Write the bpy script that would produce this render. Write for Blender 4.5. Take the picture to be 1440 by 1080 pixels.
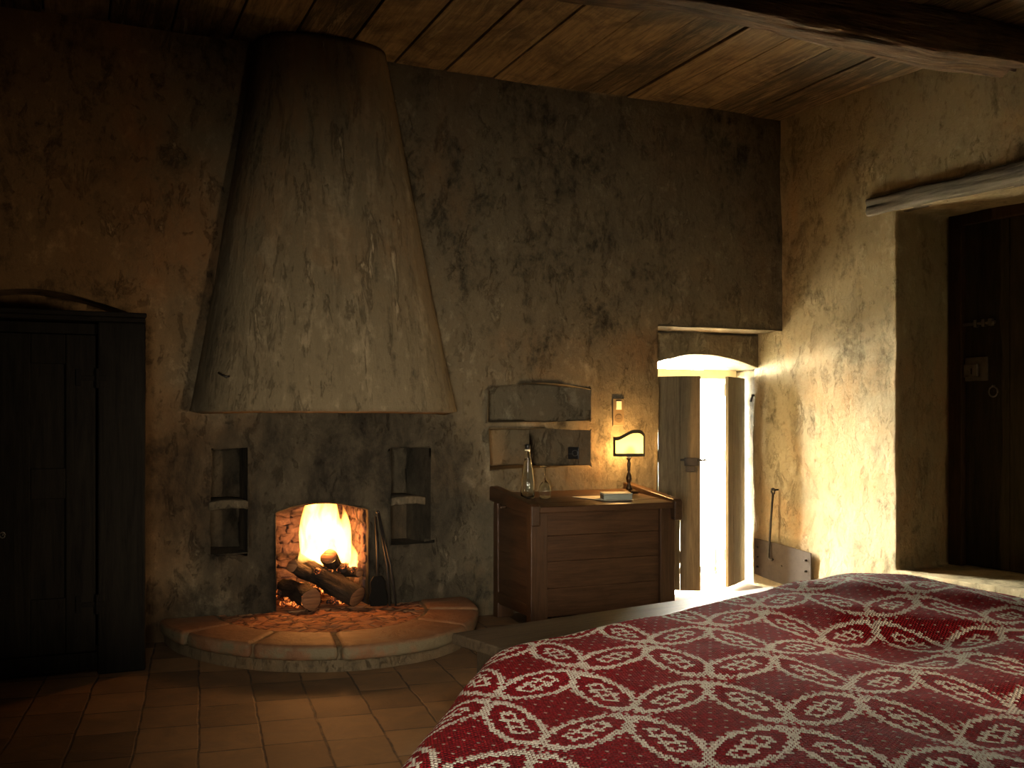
import bpy, bmesh, math, random
from mathutils import Vector, Matrix, noise
PI = math.pi
for o in list(bpy.data.objects): bpy.data.objects.remove(o)
S = bpy.context.scene
C = S.collection

# ------------------------------------------------------------------ camera, world, lights, exposure
YAW = math.radians(23.5)
RX, RY = math.cos(YAW), -math.sin(YAW)
FX, FY = math.sin(YAW), math.cos(YAW)
EYE = 1.30
cd = bpy.data.cameras.new('camera'); cam = bpy.data.objects.new('camera', cd); C.objects.link(cam)
cam.location = (0, 0, EYE); cam.rotation_euler = (PI/2, 0, -YAW)
cd.sensor_width = 36; cd.lens = 36; cd.shift_y = 50/1440; cd.clip_start = 0.05; cd.clip_end = 200
S.camera = cam
S.view_settings.view_transform = 'Standard'; S.view_settings.look = 'None'
S.view_settings.exposure = 0.0; S.view_settings.gamma = 1.0; S.view_settings.use_curve_mapping = False
W = bpy.data.worlds.new('World'); S.world = W; W.use_nodes = True
bg = W.node_tree.nodes['Background']
bg.inputs[0].default_value = (1.0, 0.93, 0.74, 1); bg.inputs[1].default_value = 385.0

def area(name, loc, target, size, power, col, spread=PI, sizey=None):
    l = bpy.data.lights.new(name, 'AREA'); l.energy = power; l.color = col; l.size = size; l.spread = spread
    if sizey: l.shape = 'RECTANGLE'; l.size_y = sizey
    o = bpy.data.objects.new(name, l); C.objects.link(o); o.location = loc
    o.rotation_euler = (Vector(target)-Vector(loc)).to_track_quat('-Z', 'Y').to_euler()
    return o
def point(name, loc, power, col, r=0.05):
    l = bpy.data.lights.new(name, 'POINT'); l.energy = power; l.color = col; l.shadow_soft_size = r
    o = bpy.data.objects.new(name, l); C.objects.link(o); o.location = loc
    return o
pt = area('window_portal', (4.45, 7.16, 0.9), (4.45, 5, 0.9), 1.2, 1, (1, 1, 1), sizey=2.0)
pt.data.cycles.is_portal = True
area('left_fill_light', (-0.25, 0.1, 1.2), (2.5, 6.3, 0.95), 0.5, 14.5, (1.0, 0.88, 0.70), spread=0.80)  # added fill beside the camera for hood and back wall, not a window
area('bedside_light', (3.1, 0.2, 1.0), (0.75, 6.3, 0.95), 0.35, 8.5, (1.0, 0.76, 0.50), spread=0.78)
area('bed_fill_light', (0.5, 0.2, 2.7), (1.6, 2.9, 0.55), 0.6, 7, (1.0, 0.86, 0.70), spread=1.0)  # unseen fill lamp added overhead to brighten the blanket

# ------------------------------------------------------------------ node helper
class E:
    def __init__(s, t, sock): s.t = t; s.s = sock
    def _m(s, op, *a):
        n = s.t.nodes.new('ShaderNodeMath'); n.operation = op
        for i, v in enumerate((s,)+a):
            if isinstance(v, E): s.t.links.new(v.s, n.inputs[i])
            else: n.inputs[i].default_value = v
        return E(s.t, n.outputs[0])
    def __add__(s, o): return s._m('ADD', o)
    def __sub__(s, o): return s._m('SUBTRACT', o)
    def __mul__(s, o): return s._m('MULTIPLY', o)
    def __truediv__(s, o): return s._m('DIVIDE', o)
    def gt(s, o): return s._m('GREATER_THAN', o)
    def lt(s, o): return s._m('LESS_THAN', o)
    def inv(s): return s._m('MULTIPLY_ADD', -1.0, 1.0)
    def floor(s): return s._m('FLOOR')
    def fract(s): return s._m('FRACT')
    def sin(s): return s._m('SINE')
    def abs(s): return s._m('ABSOLUTE')
    def sqrt(s): return s._m('SQRT')
    def pw(s, o): return s._m('POWER', o)
    def mod(s, o): return s._m('FLOORED_MODULO', o)
    def mx(s, o): return s._m('MAXIMUM', o)
    def mn(s, o): return s._m('MINIMUM', o)
    def clamp(s): n = s._m('ADD', 0.0); n.s.node.use_clamp = True; return n
    def ramp(s, a, b): return ((s - a) * (1.0/(b-a))).clamp()

class M:
    """a small procedural material writer"""
    def __init__(s, name, rough=0.8, metal=0.0, spec=0.3):
        s.m = bpy.data.materials.new(name); s.m.use_nodes = True
        s.t = s.m.node_tree; s.b = s.t.nodes['Principled BSDF']; s.out = s.t.nodes['Material Output']
        s.b.inputs['Roughness'].default_value = rough; s.b.inputs['Metallic'].default_value = metal
        s.b.inputs['Specular IOR Level'].default_value = spec
    def node(s, typ, **k):
        n = s.t.nodes.new(typ)
        for a, v in k.items(): setattr(n, a, v)
        return n
    def coord(s, kind='Object', scale=(1, 1, 1), rot=(0, 0, 0), loc=(0, 0, 0)):
        tc = s.node('ShaderNodeTexCoord'); mp = s.node('ShaderNodeMapping')
        s.t.links.new(tc.outputs[kind], mp.inputs[0])
        mp.inputs['Scale'].default_value = scale; mp.inputs['Rotation'].default_value = rot; mp.inputs['Location'].default_value = loc
        return mp.outputs[0]
    def xyz(s, v):
        n = s.node('ShaderNodeSeparateXYZ'); s.t.links.new(v, n.inputs[0]); return [E(s.t, n.outputs[i]) for i in range(3)]
    def comb(s, x, y, z=0.0):
        n = s.node('ShaderNodeCombineXYZ')
        for i, v in enumerate((x, y, z)):
            if isinstance(v, E): s.t.links.new(v.s, n.inputs[i])
            else: n.inputs[i].default_value = v
        return n.outputs[0]
    def noise(s, v, scale, detail=6, rough=0.6, dist=0.0):
        n = s.node('ShaderNodeTexNoise'); s.t.links.new(v, n.inputs['Vector'])
        n.inputs['Scale'].default_value = scale; n.inputs['Detail'].default_value = detail
        n.inputs['Roughness'].default_value = rough; n.inputs['Distortion'].default_value = dist
        return E(s.t, n.outputs[0])
    def white(s, v):
        n = s.node('ShaderNodeTexWhiteNoise'); n.noise_dimensions = '3D'; s.t.links.new(v, n.inputs['Vector']); return E(s.t, n.outputs['Value'])
    def voro(s, v, scale, feat='F1', out='Distance', rnd=1.0):
        n = s.node('ShaderNodeTexVoronoi'); n.feature = feat; s.t.links.new(v, n.inputs['Vector'])
        n.inputs['Scale'].default_value = scale; n.inputs['Randomness'].default_value = rnd
        return E(s.t, n.outputs[out])
    def cr(s, fac, stops):
        n = s.node('ShaderNodeValToRGB'); s.t.links.new(fac.s, n.inputs[0]); r = n.color_ramp
        while len(r.elements) < len(stops): r.elements.new(0.5)
        for e, (p, c) in zip(r.elements, stops): e.position = p; e.color = (*c, 1)
        return n.outputs[0]
    def mix(s, fac, a, b, mode='MIX'):
        n = s.node('ShaderNodeMix'); n.data_type = 'RGBA'; n.blend_type = mode
        for sk, v in ((n.inputs[0], fac), (n.inputs[6], a), (n.inputs[7], b)):
            if isinstance(v, E): s.t.links.new(v.s, sk)
            elif isinstance(v, (int, float)): sk.default_value = v
            elif isinstance(v, tuple): sk.default_value = (*v, 1)
            else: s.t.links.new(v, sk)
        return n.outputs[2]
    def col(s, c):
        if isinstance(c, tuple): s.b.inputs['Base Color'].default_value = (*c, 1)
        else: s.t.links.new(c, s.b.inputs['Base Color'])
    def rough(s, e): s.t.links.new(e.s, s.b.inputs['Roughness'])
    def bump(s, h, strength=0.5, dist=0.02):
        n = s.node('ShaderNodeBump'); n.inputs['Strength'].default_value = strength; n.inputs['Distance'].default_value = dist
        s.t.links.new(h.s, n.inputs['Height']); s.t.links.new(n.outputs[0], s.b.inputs['Normal'])

def plaster(name, dark, mid, light, streak=(1.5, 1.5, 0.85), soot_shade=False, pale=0.5, seed=0.0, sc=1.0):
    m = M(name, rough=0.9, spec=0.15)
    v = m.coord('Object', loc=(seed, seed*1.7, seed*0.6))
    vs = m.coord('Object', scale=streak, loc=(seed*2, 0, seed))
    big = m.noise(v, 0.9*sc, 5, 0.6, 0.3)
    med = m.noise(vs, 3.2*sc, 10, 0.72, 0.25)
    fine = m.noise(v, 17, 8, 0.7)
    tone = (big*0.42 + med*0.80 + fine*0.42 - 0.32)
    c = m.cr(tone, [(0.32, dark), (0.47, mid), (0.56, mid), (0.76, light)])
    sf = m.noise(vs, 8.0*sc, 14, 0.86, 0.15)
    c = m.mix(sf.ramp(0.53, 0.64)*med.ramp(0.42, 0.60)*0.55, c, light)
    c = m.mix(sf.ramp(0.34, 0.46).inv()*0.42, c, dark)
    hue = m.noise(v, 0.75, 4, 0.6, 0.8)
    c = m.mix(hue.ramp(0.50, 0.64)*med.ramp(0.35, 0.6)*0.65, c, tuple(a_*b_ for a_, b_ in zip(mid, (1.25, 0.88, 0.62))))
    # worn-through pale flakes and darker blots
    fl = m.noise(vs, 5.5*sc, 12, 0.78, 0.4)
    flk = fl.ramp(0.58, 0.66) * big.ramp(0.42, 0.60)
    c = m.mix(flk * pale, c, tuple(min(1, x*1.25) for x in light))
    bl = m.noise(vs, 2.1*sc, 10, 0.76, 0.5)
    c = m.mix(bl.ramp(0.52, 0.72) * 0.42, c, dark)
    if soot_shade:
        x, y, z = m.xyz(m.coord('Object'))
        d = (((x-1.45)/1.16).pw(2.0) + ((z-0.78)/0.80).pw(2.0)).sqrt() + (big-0.5)*0.9  # soot ellipse, widened to paint the fireside niches' shade into the plaster colour
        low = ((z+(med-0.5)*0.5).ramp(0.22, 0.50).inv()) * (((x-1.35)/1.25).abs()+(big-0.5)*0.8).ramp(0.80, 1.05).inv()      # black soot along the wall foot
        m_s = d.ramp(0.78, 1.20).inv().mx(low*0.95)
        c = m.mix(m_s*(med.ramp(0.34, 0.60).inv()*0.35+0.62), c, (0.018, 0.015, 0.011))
        och = ((x+(big-0.5)*1.4-0.95)*-1.6).clamp()
        c = m.mix(och*0.75, c, m.mix(1.0, c, (1.45, 0.92, 0.50), 'MULTIPLY'))
    m.col(c)
    m.bump(med*0.9 + fine*0.45 + fl.ramp(0.55, 0.62)*0.25 + sf*0.45, 0.95, 0.026)
    return m.m

def wood(name, dark, light, axis='X', scale=1.0, rough=0.6, bump=0.35, spec=0.3, plank=None, worn=None, blot=(0.50, 0.72, 0.7)):
    m = M(name, rough=rough, spec=spec)
    sc = {'X': (0.7, 9, 9), 'Y': (9, 0.7, 9), 'Z': (9, 9, 0.7)}[axis]
    v0 = m.coord('Object')
    v = m.coord('Object', scale=sc)
    add = None
    if plank:                                              # a random tone for every board
        ax, w, off = plank
        cid = ((m.xyz(v0)['XYZ'.index(ax)] + off) / w).floor()
        wn = m.white(m.comb(cid, 3.0, 1.0)); add = wn
        mpv = m.node('ShaderNodeVectorMath', operation='ADD'); m.t.links.new(v, mpv.inputs[0])
        m.t.links.new(m.comb(wn*13.0, wn*7.0, wn*5.0), mpv.inputs[1]); v = mpv.outputs[0]
    g = m.noise(v, 2.4*scale, 8, 0.65, 0.9)
    f = m.noise(v, 9*scale, 5, 0.6, 0.2)
    ff = m.noise(v, 34*scale, 4, 0.7, 0.3)
    t = g*0.80 + f*0.38 + ff*0.22 - 0.17
    if add is not None: t = t + (add-0.5)*0.30
    c = m.cr(t, [(0.33, dark), (0.50, tuple((a+b)/2 for a, b in zip(dark, light))), (0.72, light)])
    b = m.noise(v0, 1.6*scale, 6, 0.7, 0.8)
    c = m.mix(b.ramp(blot[0], blot[1])*blot[2], c, dark)
    if worn:
        w2 = m.noise(v, 1.5*scale, 9, 0.75, 1.4)
        c = m.mix(w2.ramp(0.56, 0.68)*0.55, c, worn)
    m.col(c)
    m.bump(g*0.8 + f*0.5, bump, 0.012)
    return m.m

def metal(name, c, rough=0.5, metalness=0.85):
    m = M(name, rough=rough, metal=metalness, spec=0.4)
    v = m.coord('Object'); n = m.noise(v, 22, 6, 0.7)
    m.col(m.mix(n.ramp(0.45, 0.7)*0.6, c, tuple(x*0.45 for x in c)))
    m.bump(n, 0.25, 0.004)
    return m.m

def simple(name, c, rough=0.6, spec=0.3, var=0.15):
    m = M(name, rough=rough, spec=spec)
    n = m.noise(m.coord('Object'), 14, 4, 0.6)
    m.col(m.mix(n.ramp(0.35, 0.7)*1.0, c, tuple(x*(1-var) for x in c)))
    m.bump(n, 0.1, 0.003)
    return m.m

# ------------------------------------------------------------------ materials
WALL = plaster('back_plaster', (0.040, 0.034, 0.022), (0.135, 0.112, 0.070), (0.30, 0.255, 0.170), soot_shade=True, pale=0.55, seed=0.0)
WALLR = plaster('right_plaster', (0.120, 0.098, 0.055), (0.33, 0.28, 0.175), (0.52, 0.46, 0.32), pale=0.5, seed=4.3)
WALLO = plaster('rear_plaster', (0.08, 0.07, 0.04), (0.16, 0.13, 0.07), (0.3, 0.25, 0.15), seed=2.3)
HOOD = plaster('hood_plaster', (0.055, 0.046, 0.028), (0.16, 0.128, 0.076), (0.31, 0.25, 0.155), streak=(2.2, 2.2, 0.40), pale=0.8, seed=1.9)
STONE = plaster('slab_stone', (0.08, 0.06, 0.035), (0.17, 0.125, 0.07), (0.26, 0.20, 0.13), pale=0.4, seed=7.7, sc=3)
SHELFSTONE = plaster('shelf_stone', (0.035, 0.029, 0.019), (0.085, 0.070, 0.045), (0.19, 0.155, 0.10), pale=0.5, seed=3.7, sc=3)
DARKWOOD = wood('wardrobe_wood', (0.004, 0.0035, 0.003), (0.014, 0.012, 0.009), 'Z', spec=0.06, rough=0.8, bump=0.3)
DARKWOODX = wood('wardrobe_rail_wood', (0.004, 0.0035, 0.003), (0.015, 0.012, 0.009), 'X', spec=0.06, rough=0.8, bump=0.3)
CHESTX = wood('chest_board_wood', (0.024, 0.011, 0.005), (0.080, 0.038, 0.017), 'X', rough=0.42, bump=0.25)
CHESTZ = wood('chest_post_wood', (0.022, 0.011, 0.005), (0.072, 0.035, 0.016), 'Z', rough=0.42, bump=0.25)
CHESTY = wood('chest_rail_wood', (0.020, 0.010, 0.005), (0.070, 0.035, 0.016), 'Y', rough=0.42, bump=0.25)
BENCHW = wood('bench_wood', (0.022, 0.015, 0.009), (0.080, 0.056, 0.032), 'X', rough=0.55, bump=0.3, spec=0.22)
CEILW = wood('ceiling_boards', (0.028, 0.019, 0.010), (0.25, 0.175, 0.088), 'Y', rough=0.75, bump=0.4, plank=('X', 0.34, 0.12), worn=(0.38, 0.30, 0.18), blot=(0.46, 0.64, 0.85))
BEAMW = wood('beam_wood', (0.012, 0.008, 0.005), (0.13, 0.075, 0.036), 'X', scale=1.3, rough=0.85, bump=1.6, worn=(0.26, 0.18, 0.10))
LINTELW = wood('lintel_wood', (0.024, 0.018, 0.012), (0.080, 0.062, 0.040), 'Y', rough=0.8, bump=0.6)
DOORW = wood('door_wood', (0.010, 0.009, 0.005), (0.034, 0.028, 0.016), 'Z', rough=0.75, spec=0.12, bump=0.4)
FRAMEW = wood('door_frame_wood', (0.014, 0.009, 0.005), (0.050, 0.029, 0.014), 'Z', rough=0.75, spec=0.12, bump=0.4)
SHUTW = wood('shutter_wood', (0.07, 0.055, 0.034), (0.19, 0.155, 0.095), 'Z', rough=0.75, bump=0.4)
IRON = metal('black_iron', (0.05, 0.045, 0.04), 0.6)
IRONB = simple('blackened_iron', (0.008, 0.007, 0.006), 0.8, 0.05)
IRONL = metal('worn_iron', (0.20, 0.18, 0.15), 0.42)
PLATE = metal('sheet_iron', (0.055, 0.046, 0.040), 0.9, 0.0); PLATE.node_tree.nodes['Principled BSDF'].inputs['Specular IOR Level'].default_value = 0.05
BRONZE = metal('aged_bronze', (0.10, 0.065, 0.035), 0.4)
PAPER = simple('cream_paper', (0.75, 0.68, 0.52), 0.8)
BOXM = simple('grey_green_card', (0.34, 0.36, 0.29), 0.6)
BOXD = simple('dark_card_end', (0.06, 0.06, 0.05), 0.5)
BLACKP = simple('black_plastic', (0.012, 0.012, 0.012), 0.3, 0.5)
BRASSP = simple('bronze_switch_plate', (0.13, 0.095, 0.052), 0.4, 0.4)
CREAMP = simple('cream_switch', (0.72, 0.64, 0.46), 0.4, 0.5)
FABRICW = simple('mattress_ticking', (0.55, 0.52, 0.45), 0.9)
TRIM = simple('shade_trim', (0.060, 0.050, 0.026), 0.8)

def floor_mat():
    m = M('terracotta_tiles', rough=0.6, spec=0.35)
    v = m.coord('Object', rot=(0, 0, math.radians(6.5)))
    x, y, z = m.xyz(v)
    wob = (m.noise(v, 2.3, 3) - 0.5) * 0.035
    X = (x + wob)/0.245; col_ = X.floor()
    Y = (y + wob*0.7)/0.33 + (m.white(m.comb(col_, 0.0, 2.0)))*0.35; row = Y.floor()
    fx = (X.fract()-0.5).abs(); fy = (Y.fract()-0.5).abs()
    gr = fx.ramp(0.472, 0.490).mx(fy.ramp(0.478, 0.492))
    r1 = m.white(m.comb(col_, row, 0.0)); n = m.noise(v, 6, 8, 0.68, 0.6); n2 = m.noise(v, 1.1, 4, 0.6)
    tone = r1*0.36 + n*0.62 + n2*0.40 - 0.22
    c = m.cr(tone, [(0.25, (0.075, 0.045, 0.022)), (0.5, (0.170, 0.095, 0.042)), (0.65, (0.235, 0.130, 0.055)), (0.85, (0.30, 0.195, 0.098))])
    c = m.mix(gr*m.noise(v, 9, 4).ramp(0.3, 0.55), c, (0.035, 0.026, 0.018))
    m.col(c); m.rough(n*0.35+0.52)
    m.bump(gr*-0.35 + n*0.6 + r1*0.1, 0.55, 0.010)
    return m.m
FLOORM = floor_mat()

def infill_mat():
    m = M('burnt_brick_rubble', rough=0.9, spec=0.2)
    v = m.coord('Object', scale=(1, 1.9, 1))
    d = m.voro(v, 9, 'DISTANCE_TO_EDGE'); w = m.voro(v, 9, 'F1', 'Color'); n = m.noise(v, 12, 8, 0.7, 0.5)
    cc = m.white(m.comb(w, w, w))
    t = n*0.7 + w*0.35
    c = m.cr(t, [(0.25, (0.07, 0.03, 0.018)), (0.5, (0.30, 0.125, 0.055)), (0.8, (0.42, 0.23, 0.11))])
    c = m.mix(d.ramp(0.0, 0.07).inv()*0.8, c, (0.05, 0.035, 0.025))
    m.col(c); m.bump(d.ramp(0, 0.15)*0.7 + n*0.6, 0.9, 0.03)
    return m.m
INFILL = infill_mat()

def slab_mat():
    m = M('terracotta_slab', rough=0.7, spec=0.3)
    v = m.coord('Object'); n = m.noise(v, 3.5, 8, 0.65, 0.6); f = m.noise(v, 16, 6, 0.7)
    c = m.cr(n*0.8+f*0.25, [(0.3, (0.10, 0.048, 0.024)), (0.55, (0.20, 0.095, 0.042)), (0.75, (0.23, 0.145, 0.085))])
    z = m.node('ShaderNodeNewGeometry'); s = m.node('ShaderNodeSeparateXYZ'); m.t.links.new(z.outputs['Normal'], s.inputs[0])
    nz = E(m.t, s.outputs[2])
    c = m.mix(nz.ramp(0.3, 0.8).inv()*m.noise(v, 5, 8, 0.7).ramp(0.42, 0.54), c, (0.15, 0.115, 0.062))   # worn pale stone nosing
    m.col(c); m.bump(n*0.8+f*0.6, 1.0, 0.02)
    return m.m
SLAB = slab_mat()

def stone_lining_mat():
    m = M('firebox_rubble_stone', rough=0.9)
    v = m.coord('Object'); d = m.voro(v, 3, 'DISTANCE_TO_EDGE'); n = m.noise(v, 11, 10, 0.78, 0.5)
    c = m.cr(n, [(0.3, (0.03, 0.015, 0.013)), (0.55, (0.13, 0.075, 0.065)), (0.75, (0.26, 0.17, 0.14))])
    c = m.mix(d.ramp(0.0, 0.09).inv()*0.9, c, (0.02, 0.012, 0.01))
    m.col(c); m.bump(n, 1.0, 0.05)
    return m.m
LINING = stone_lining_mat()

def bark_mat():
    m = M('charred_bark', rough=0.9, spec=0.2)
    v = m.coord('Object', scale=(1, 1, 0.3)); n = m.noise(v, 22, 8, 0.7, 0.7)
    m.col(m.cr(n, [(0.35, (0.010, 0.008, 0.006)), (0.6, (0.045, 0.030, 0.018)), (0.8, (0.12, 0.08, 0.05))]))
    m.bump(n, 1.0, 0.035)
    return m.m
BARK = bark_mat()
CUT = wood('cut_log_end', (0.08, 0.03, 0.012), (0.26, 0.12, 0.05), 'X', rough=0.8)

def ember_mat():
    m = M('glowing_embers', rough=0.9)
    n = m.noise(m.coord('Object'), 16, 5, 0.7, 0.6)
    m.col((0.03, 0.02, 0.015))
    k = n.ramp(0.50, 0.66)
    m.t.links.new(m.cr(k, [(0, (0.3, 0.02, 0.0)), (1, (1.0, 0.32, 0.06))]), m.b.inputs['Emission Color'])
    m.t.links.new((k*4.0).s, m.b.inputs['Emission Strength'])
    m.bump(n, 1.0, 0.015)
    return m.m
EMBER = ember_mat()

def flame_mat():
    m = M('flame')
    e = m.node('ShaderNodeEmission'); v = m.coord('Object')
    x, y, z = m.xyz(v)
    vn = m.coord('Object', scale=(1, 1, 0.35))
    n = m.noise(vn, 11, 4, 0.6, 1.2)
    k = n.ramp(0.36, 0.62)
    m.t.links.new(m.cr(((z-0.30)/0.50).clamp(), [(0, (1.0, 0.42, 0.09)), (0.6, (1.0, 0.46, 0.10)), (1, (1.0, 0.30, 0.04))]), e.inputs[0])
    m.t.links.new((k*120.0+25.0).s, e.inputs[1])
    m.t.links.new(e.outputs[0], m.out.inputs['Volume'])
    for l in list(m.t.links):
        if l.to_socket == m.out.inputs['Surface']: m.t.links.remove(l)
    return m.m
FLAME = flame_mat()

def glass_mat(name, col=(1, 1, 1), rough=0.0):
    m = M(name, rough=rough); m.col(col); m.b.inputs['Transmission Weight'].default_value = 1.0; m.b.inputs['IOR'].default_value = 1.45
    return m.m
GLASS = glass_mat('clear_glass', (0.93, 0.97, 0.94))
WATER = glass_mat('still_water', (0.97, 0.99, 0.98)); WATER.node_tree.nodes['Principled BSDF'].inputs['IOR'].default_value = 1.33

def shade_mat():
    m = M('parchment_shade', rough=0.8)
    n = m.noise(m.coord('Object'), 30, 4)
    tr = m.node('ShaderNodeBsdfTranslucent'); tr.inputs[0].default_value = (0.13, 0.105, 0.048, 1)
    em = m.node('ShaderNodeEmission'); em.inputs[0].default_value = (1.0, 0.78, 0.30, 1); em.inputs[1].default_value = 0.62
    a = m.node('ShaderNodeAddShader'); m.t.links.new(tr.outputs[0], a.inputs[0]); m.t.links.new(em.outputs[0], a.inputs[1])
    m.t.links.new(a.outputs[0], m.out.inputs['Surface'])
    return m.m
SHADE = shade_mat()

def blanket_mat():
    """woven double-cloth: cream petals on red, in a lattice of crossing leaves"""
    m = M('woven_blanket', rough=0.92, spec=0.12)
    uv = m.coord('UV'); s, t, _ = m.xyz(uv)
    CW, CL = 0.38, 0.69
    wob = m.noise(uv, 3.0, 3)
    qs, qt = 0.0095, 0.0125
    row = (t/qt).floor()
    sh = (row.mod(2.0))*0.5
    ks = (s/qs + sh).floor()
    S_ = (ks - sh)*qs + qs*0.5; T_ = row*qt + qt*0.5
    u = S_/(CW/2); v = T_/(CL/2)
    i = u.floor(); j = v.floor()
    par = (i+j).mod(2.0).gt(0.5)
    fx = (u-i-0.5)*(par*-2.0+1.0)*(CW/2); fy = (v-j-0.5)*(CL/2)
    L = math.hypot(CW/2, CL/2); ex, ey = CW/2/L, CL/2/L
    a = fx*ex + fy*ey; b = fx*ey - fy*ex
    al = (a.abs()/(L*0.435)); bb = (b.abs()/0.074)
    r = (al.pw(2.1)+bb.pw(1.8)).pw(0.5)
    jit = (m.white(m.comb(ks, row, 1.0))-0.5)*0.10
    r = r + jit
    outer = r.gt(0.80)*r.lt(1.02)
    inner = r.lt(0.52)
    rdot = ((a/0.048+0.5).fract()-0.5).abs().lt(0.31) * ((b/0.036+0.5).fract()-0.5).abs().lt(0.36)
    small = (ks.mod(4.0).lt(0.5))*(row.mod(4.0).lt(0.5))*r.gt(1.22)
    zz = (ks+row).mod(2.0).lt(0.5)*r.gt(1.02)*r.lt(1.12)
    streak = ((s/qs+sh).fract()-0.5).abs().gt(0.36) * m.white(m.comb(ks, row, 5.0)).gt(0.45)
    cream = outer.mx(inner*rdot.inv())
    cream = cream*(streak.inv()*0.85+0.15)
    cream = cream.mx(small*0.55*((t/qt).fract()-0.5).abs().lt(0.3)).mx(zz*0.7)
    n = m.noise(uv, 60, 4)
    red = m.cr(n*0.6 + m.white(m.comb(ks, row, 9.0))*0.4, [(0.2, (0.130, 0.0020, 0.005)), (0.8, (0.33, 0.006, 0.012))])
    c = m.mix(cream, red, m.cr(n, [(0.3, (0.42, 0.36, 0.29)), (0.7, (0.66, 0.60, 0.50))]))
    m.col(c)
    hb = (((s/qs+sh)*PI).sin().abs()) * (((t/qt)*PI).sin().abs())
    m.bump(hb.pw(0.6)*(cream.inv()*0.7+0.3) + n*0.25, 1.0, 0.011)
    return m.m
BLANKET = blanket_mat()

# ------------------------------------------------------------------ object helpers
def link(name, me, mats, parent=None, smooth=False):
    if not isinstance(mats, (list, tuple)): mats = [mats]
    for m in mats: me.materials.append(m)
    if smooth:
        for p in me.polygons: p.use_smooth = True
    o = bpy.data.objects.new(name, me); C.objects.link(o)
    if parent is not None: o.parent = parent
    return o
def obj(name, bm, mat, parent=None, smooth=False, bevel=0.0, seg=2, subsurf=0, auto=None):
    bmesh.ops.recalc_face_normals(bm, faces=bm.faces)
    me = bpy.data.meshes.new(name); bm.to_mesh(me); bm.free()
    o = link(name, me, mat, parent, smooth or subsurf > 0)
    if bevel:
        b = o.modifiers.new('bevel', 'BEVEL'); b.width = bevel; b.segments = seg; b.limit_method = 'ANGLE'; b.angle_limit = 0.6
    if subsurf:
        s = o.modifiers.new('sub', 'SUBSURF'); s.levels = s.render_levels = subsurf
    return o
def thing(name, label, cat, loc=(0, 0, 0), rotz=0.0, group=None):
    o = bpy.data.objects.new(name, None); C.objects.link(o); o.location = loc; o.rotation_euler = (0, 0, rotz)
    o.empty_display_size = 0.1
    return tag(o, label, cat, group)
def tag(o, label, cat, group=None):
    o['label'] = label; o['category'] = cat
    if group: o['group'] = group
    return o
def structure(o): o['kind'] = 'structure'; return o

def box(bm, x0, x1, y0, y1, z0, z1, rot=None, jitter=0.0):
    vs = []
    for z in (z0, z1):
        for x, y in ((x0, y0), (x1, y0), (x1, y1), (x0, y1)):
            p = Vector((x, y, z))
            if jitter: p += Vector((random.uniform(-jitter, jitter) for _ in range(3)))
            if rot is not None: p = rot @ p
            vs.append(bm.verts.new(p))
    for f in ((0, 3, 2, 1), (4, 5, 6, 7), (0, 1, 5, 4), (1, 2, 6, 5), (2, 3, 7, 6), (3, 0, 4, 7)):
        bm.faces.new([vs[i] for i in f])
    return vs
def prism(bm, pts, axis, a, b):
    """polygon pts in the other two axes, extruded along axis from a to b"""
    def P(p, h):
        return {'X': (h, p[0], p[1]), 'Y': (p[0], h, p[1]), 'Z': (p[0], p[1], h)}[axis]
    v0 = [bm.verts.new(P(p, a)) for p in pts]; v1 = [bm.verts.new(P(p, b)) for p in pts]
    n = len(pts)
    bm.faces.new(v0[::-1]); bm.faces.new(v1)
    for i in range(n): bm.faces.new((v0[i], v0[(i+1) % n], v1[(i+1) % n], v1[i]))
def lathe(bm, prof, n=32, c=(0, 0, 0), cap=True):
    rings = []
    for r, z in prof:
        rings.append([bm.verts.new((c[0]+r*math.cos(2*PI*k/n), c[1]+r*math.sin(2*PI*k/n), c[2]+z)) for k in range(n)])
    for a, b in zip(rings, rings[1:]):
        for k in range(n): bm.faces.new((a[k], a[(k+1) % n], b[(k+1) % n], b[k]))
    if cap: bm.faces.new(rings[0][::-1]); bm.faces.new(rings[-1])
def tube(bm, pts, r, n=10, closed=False):
    pts = [Vector(p) for p in pts]; N = len(pts); rings = []
    up = Vector((0, 0, 1))
    for i, p in enumerate(pts):
        if closed: d = pts[(i+1) % N]-pts[i-1]
        else: d = pts[min(i+1, N-1)]-pts[max(i-1, 0)]
        d.normalize(); a = up if abs(d.dot(up)) < 0.95 else Vector((1, 0, 0))
        s = d.cross(a).normalized(); t = s.cross(d)
        rr = r[i] if isinstance(r, (list, tuple)) else r
        rings.append([bm.verts.new(p + (s*math.cos(2*PI*k/n)+t*math.sin(2*PI*k/n))*rr) for k in range(n)])
    pairs = list(zip(rings, rings[1:]))
    if closed: pairs.append((rings[-1], rings[0]))
    for a, b in pairs:
        for k in range(n): bm.faces.new((a[k], a[(k+1) % n], b[(k+1) % n], b[k]))
    if not closed: bm.faces.new(rings[0][::-1]); bm.faces.new(rings[-1])
def B(): return bmesh.new()
def bmesh_temp(fn, name='cutter'):
    bm = B(); fn(bm); bmesh.ops.recalc_face_normals(bm, faces=bm.faces)
    me = bpy.data.meshes.new(name); bm.to_mesh(me); bm.free()
    return bpy.data.objects.new(name, me)

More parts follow.
